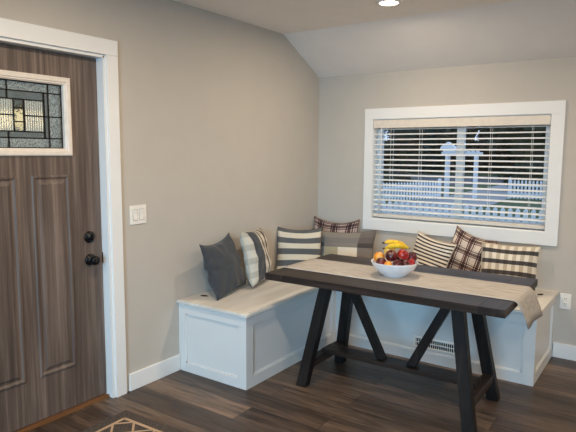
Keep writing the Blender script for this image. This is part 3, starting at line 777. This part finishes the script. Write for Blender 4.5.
for i in range(8): box(bm, -.75+i*.2, -.71+i*.2, -.45, .45, 2.07, 2.13)
obj('arbor_top', bm, FENW, ar)
bm = bmesh.new(); box(bm, -.80, -.38, -.3, .3, 2.07, 2.22); prism(bm, [(-.93, 2.2), (-.27, 2.2), (-.33, 2.32), (-.60, 2.52), (-.87, 2.32)], 'y', -.36, .36); obj('gable', bm, FENW, ar)
# trees
def leafmat(name, c):
    mt, nt, b = newmat(name)
    cc = ramp(nt, noise_t(nt, objcoord(nt), 1.3, 4), [(.35, tuple(x*.5 for x in c)), (.65, tuple(x*1.3 for x in c))])
    nt.links.new(cc, b.inputs['Base Color']); b.inputs['Roughness'].default_value = .9; return mt
LEAF = [leafmat('evergreen_leaves', rgb(38, 50, 34)), leafmat('olive_leaves', rgb(60, 64, 38)), leafmat('bush_leaves', rgb(40, 54, 36))]
BARK = simple('tree_bark', rgb(58, 48, 40), .9)
def crown_mesh(rx_, rz_, zc, nl, size, seed, core=True):
    rnd = random.Random(seed); bm = bmesh.new()
    if core:
        bmesh.ops.create_icosphere(bm, subdivisions=4, radius=1)
        for v in bm.verts:
            k = .86+.25*noise.noise(v.co*2.2+Vector((seed, 0, 0)))+.12*noise.noise(v.co*6+Vector((seed, 0, 0)))
            v.co = Vector((v.co.x*rx_*k, v.co.y*rx_*k, v.co.z*rz_*k+zc))
    for _ in range(nl):
        d = Vector((rnd.gauss(0, 1), rnd.gauss(0, 1), rnd.gauss(0, 1))).normalized(); k = .86+.25*noise.noise(d*2.2+Vector((seed, 0, 0)))+rnd.uniform(-.02, .16)
        c = Vector((d.x*rx_*k, d.y*rx_*k, d.z*rz_*k+zc)); a = Vector((rnd.gauss(0, 1), rnd.gauss(0, 1), rnd.gauss(0, .6))).normalized()*size*rnd.uniform(.6, 1.3); b_ = a.cross(d).normalized()*size*.5
        vs = [bm.verts.new(c-a*.5), bm.verts.new(c+b_), bm.verts.new(c+a*.7), bm.verts.new(c-b_)]; bm.faces.new(vs)
    return bm
def tree(label, x, y, r, h, kind, seed, cat='tree', name='tree', group='dark trees across the street'):
    t = tag(empty(name, (x, y, GZ)), label, cat, group)
    zc = h*.47; bm = crown_mesh(r, h*.5, zc, 2600, .30 if name == 'tree' else .12, seed); obj('crown', bm, LEAF[kind], t)
    bm = bmesh.new(); tube(bm, [(0, 0, 0), (.05, 0, h*.3), (0, .05, h*.6)], [.05*r+.05, .04*r+.04, .02*r], 10); obj('trunk', bm, BARK, t)
tl = 'tall dark tree in the %s row beyond the street, %s'; OR = ['farthest left', 'second from the left', 'the middle one', 'second from the right', 'farthest right']
for i, x in enumerate((-40, -29, -18, -7, 4)): tree(tl % ('front', OR[i]), x, 51, 4.7, 10+(i*37 % 3), i % 2, i*3.7+1)
for i, x in enumerate((-45, -34, -23.5, -12.5, -1.5)): tree(tl % ('back', OR[i]), x, 64, 4.7, 12+(i*23 % 3), (i+1) % 2, i*5.3+20)
hd = tag(empty('hedge', (-18, 57.5, GZ)), 'long dark hedge between the rows of trees beyond the street', 'hedge')
bm = bmesh.new()
for i in range(100):
    for j in range(4):
        rnd = random.Random(i*7+j); c = Vector((-24+i*.48+rnd.uniform(-.2, .2), rnd.uniform(-.5, .5), .5+j*.75))
        bmesh.ops.create_icosphere(bm, subdivisions=1, radius=.75+rnd.uniform(-.1, .2), matrix=Matrix.Translation(c) @ Matrix.Rotation(rnd.uniform(0, 3), 4, 'Y'))
obj('foliage', bm, LEAF[0], hd)
for i, (x, y, r, h) in enumerate([(-3.6, 27.5, 1.5, 1.7), (-9.8, 23.0, 1.3, 1.2)]):
    tree(['rounded dark bush right of the drive behind the short fence', 'low dark bush on the lawn left of the arbor'][i], x, y, r, h, 2, 50+i, 'bush', 'bush', 'dark bushes on the lawn')
# added lantern outside the door, giving the bright spot in its glass
pl = tag(empty('added_lantern', (-1.05, -2.26, 1.66)), 'added lantern glowing outside behind the decorative door glass', 'lantern')
PGLOW = simple('lantern_bulb_glow', (1.0, .84, .60), .5, 0, 7)
bm = bmesh.new(); lathe(bm, [(.035, 0), (.045, .02), (.05, .09), (.035, .12)], 16); obj('bulb_globe', bm, PGLOW, pl, True)
bm = bmesh.new(); lathe(bm, [(.06, .12), (.065, .125), (.02, .17), (.0, .175)], 16); obj('cap', bm, BLACK, pl)
bm = bmesh.new(); tube(bm, [(0, 0, .17), (0, 0, .5)], .006, 8); obj('hanger', bm, BLACK, pl)
bm = bmesh.new(); box(bm, -2.0, -.13, -3.9, -1.5, 2.16, 2.24); structure(obj('added_porch_roof', bm, TRIM))  # unseen roof, extended to keep blue sky light from the door glass
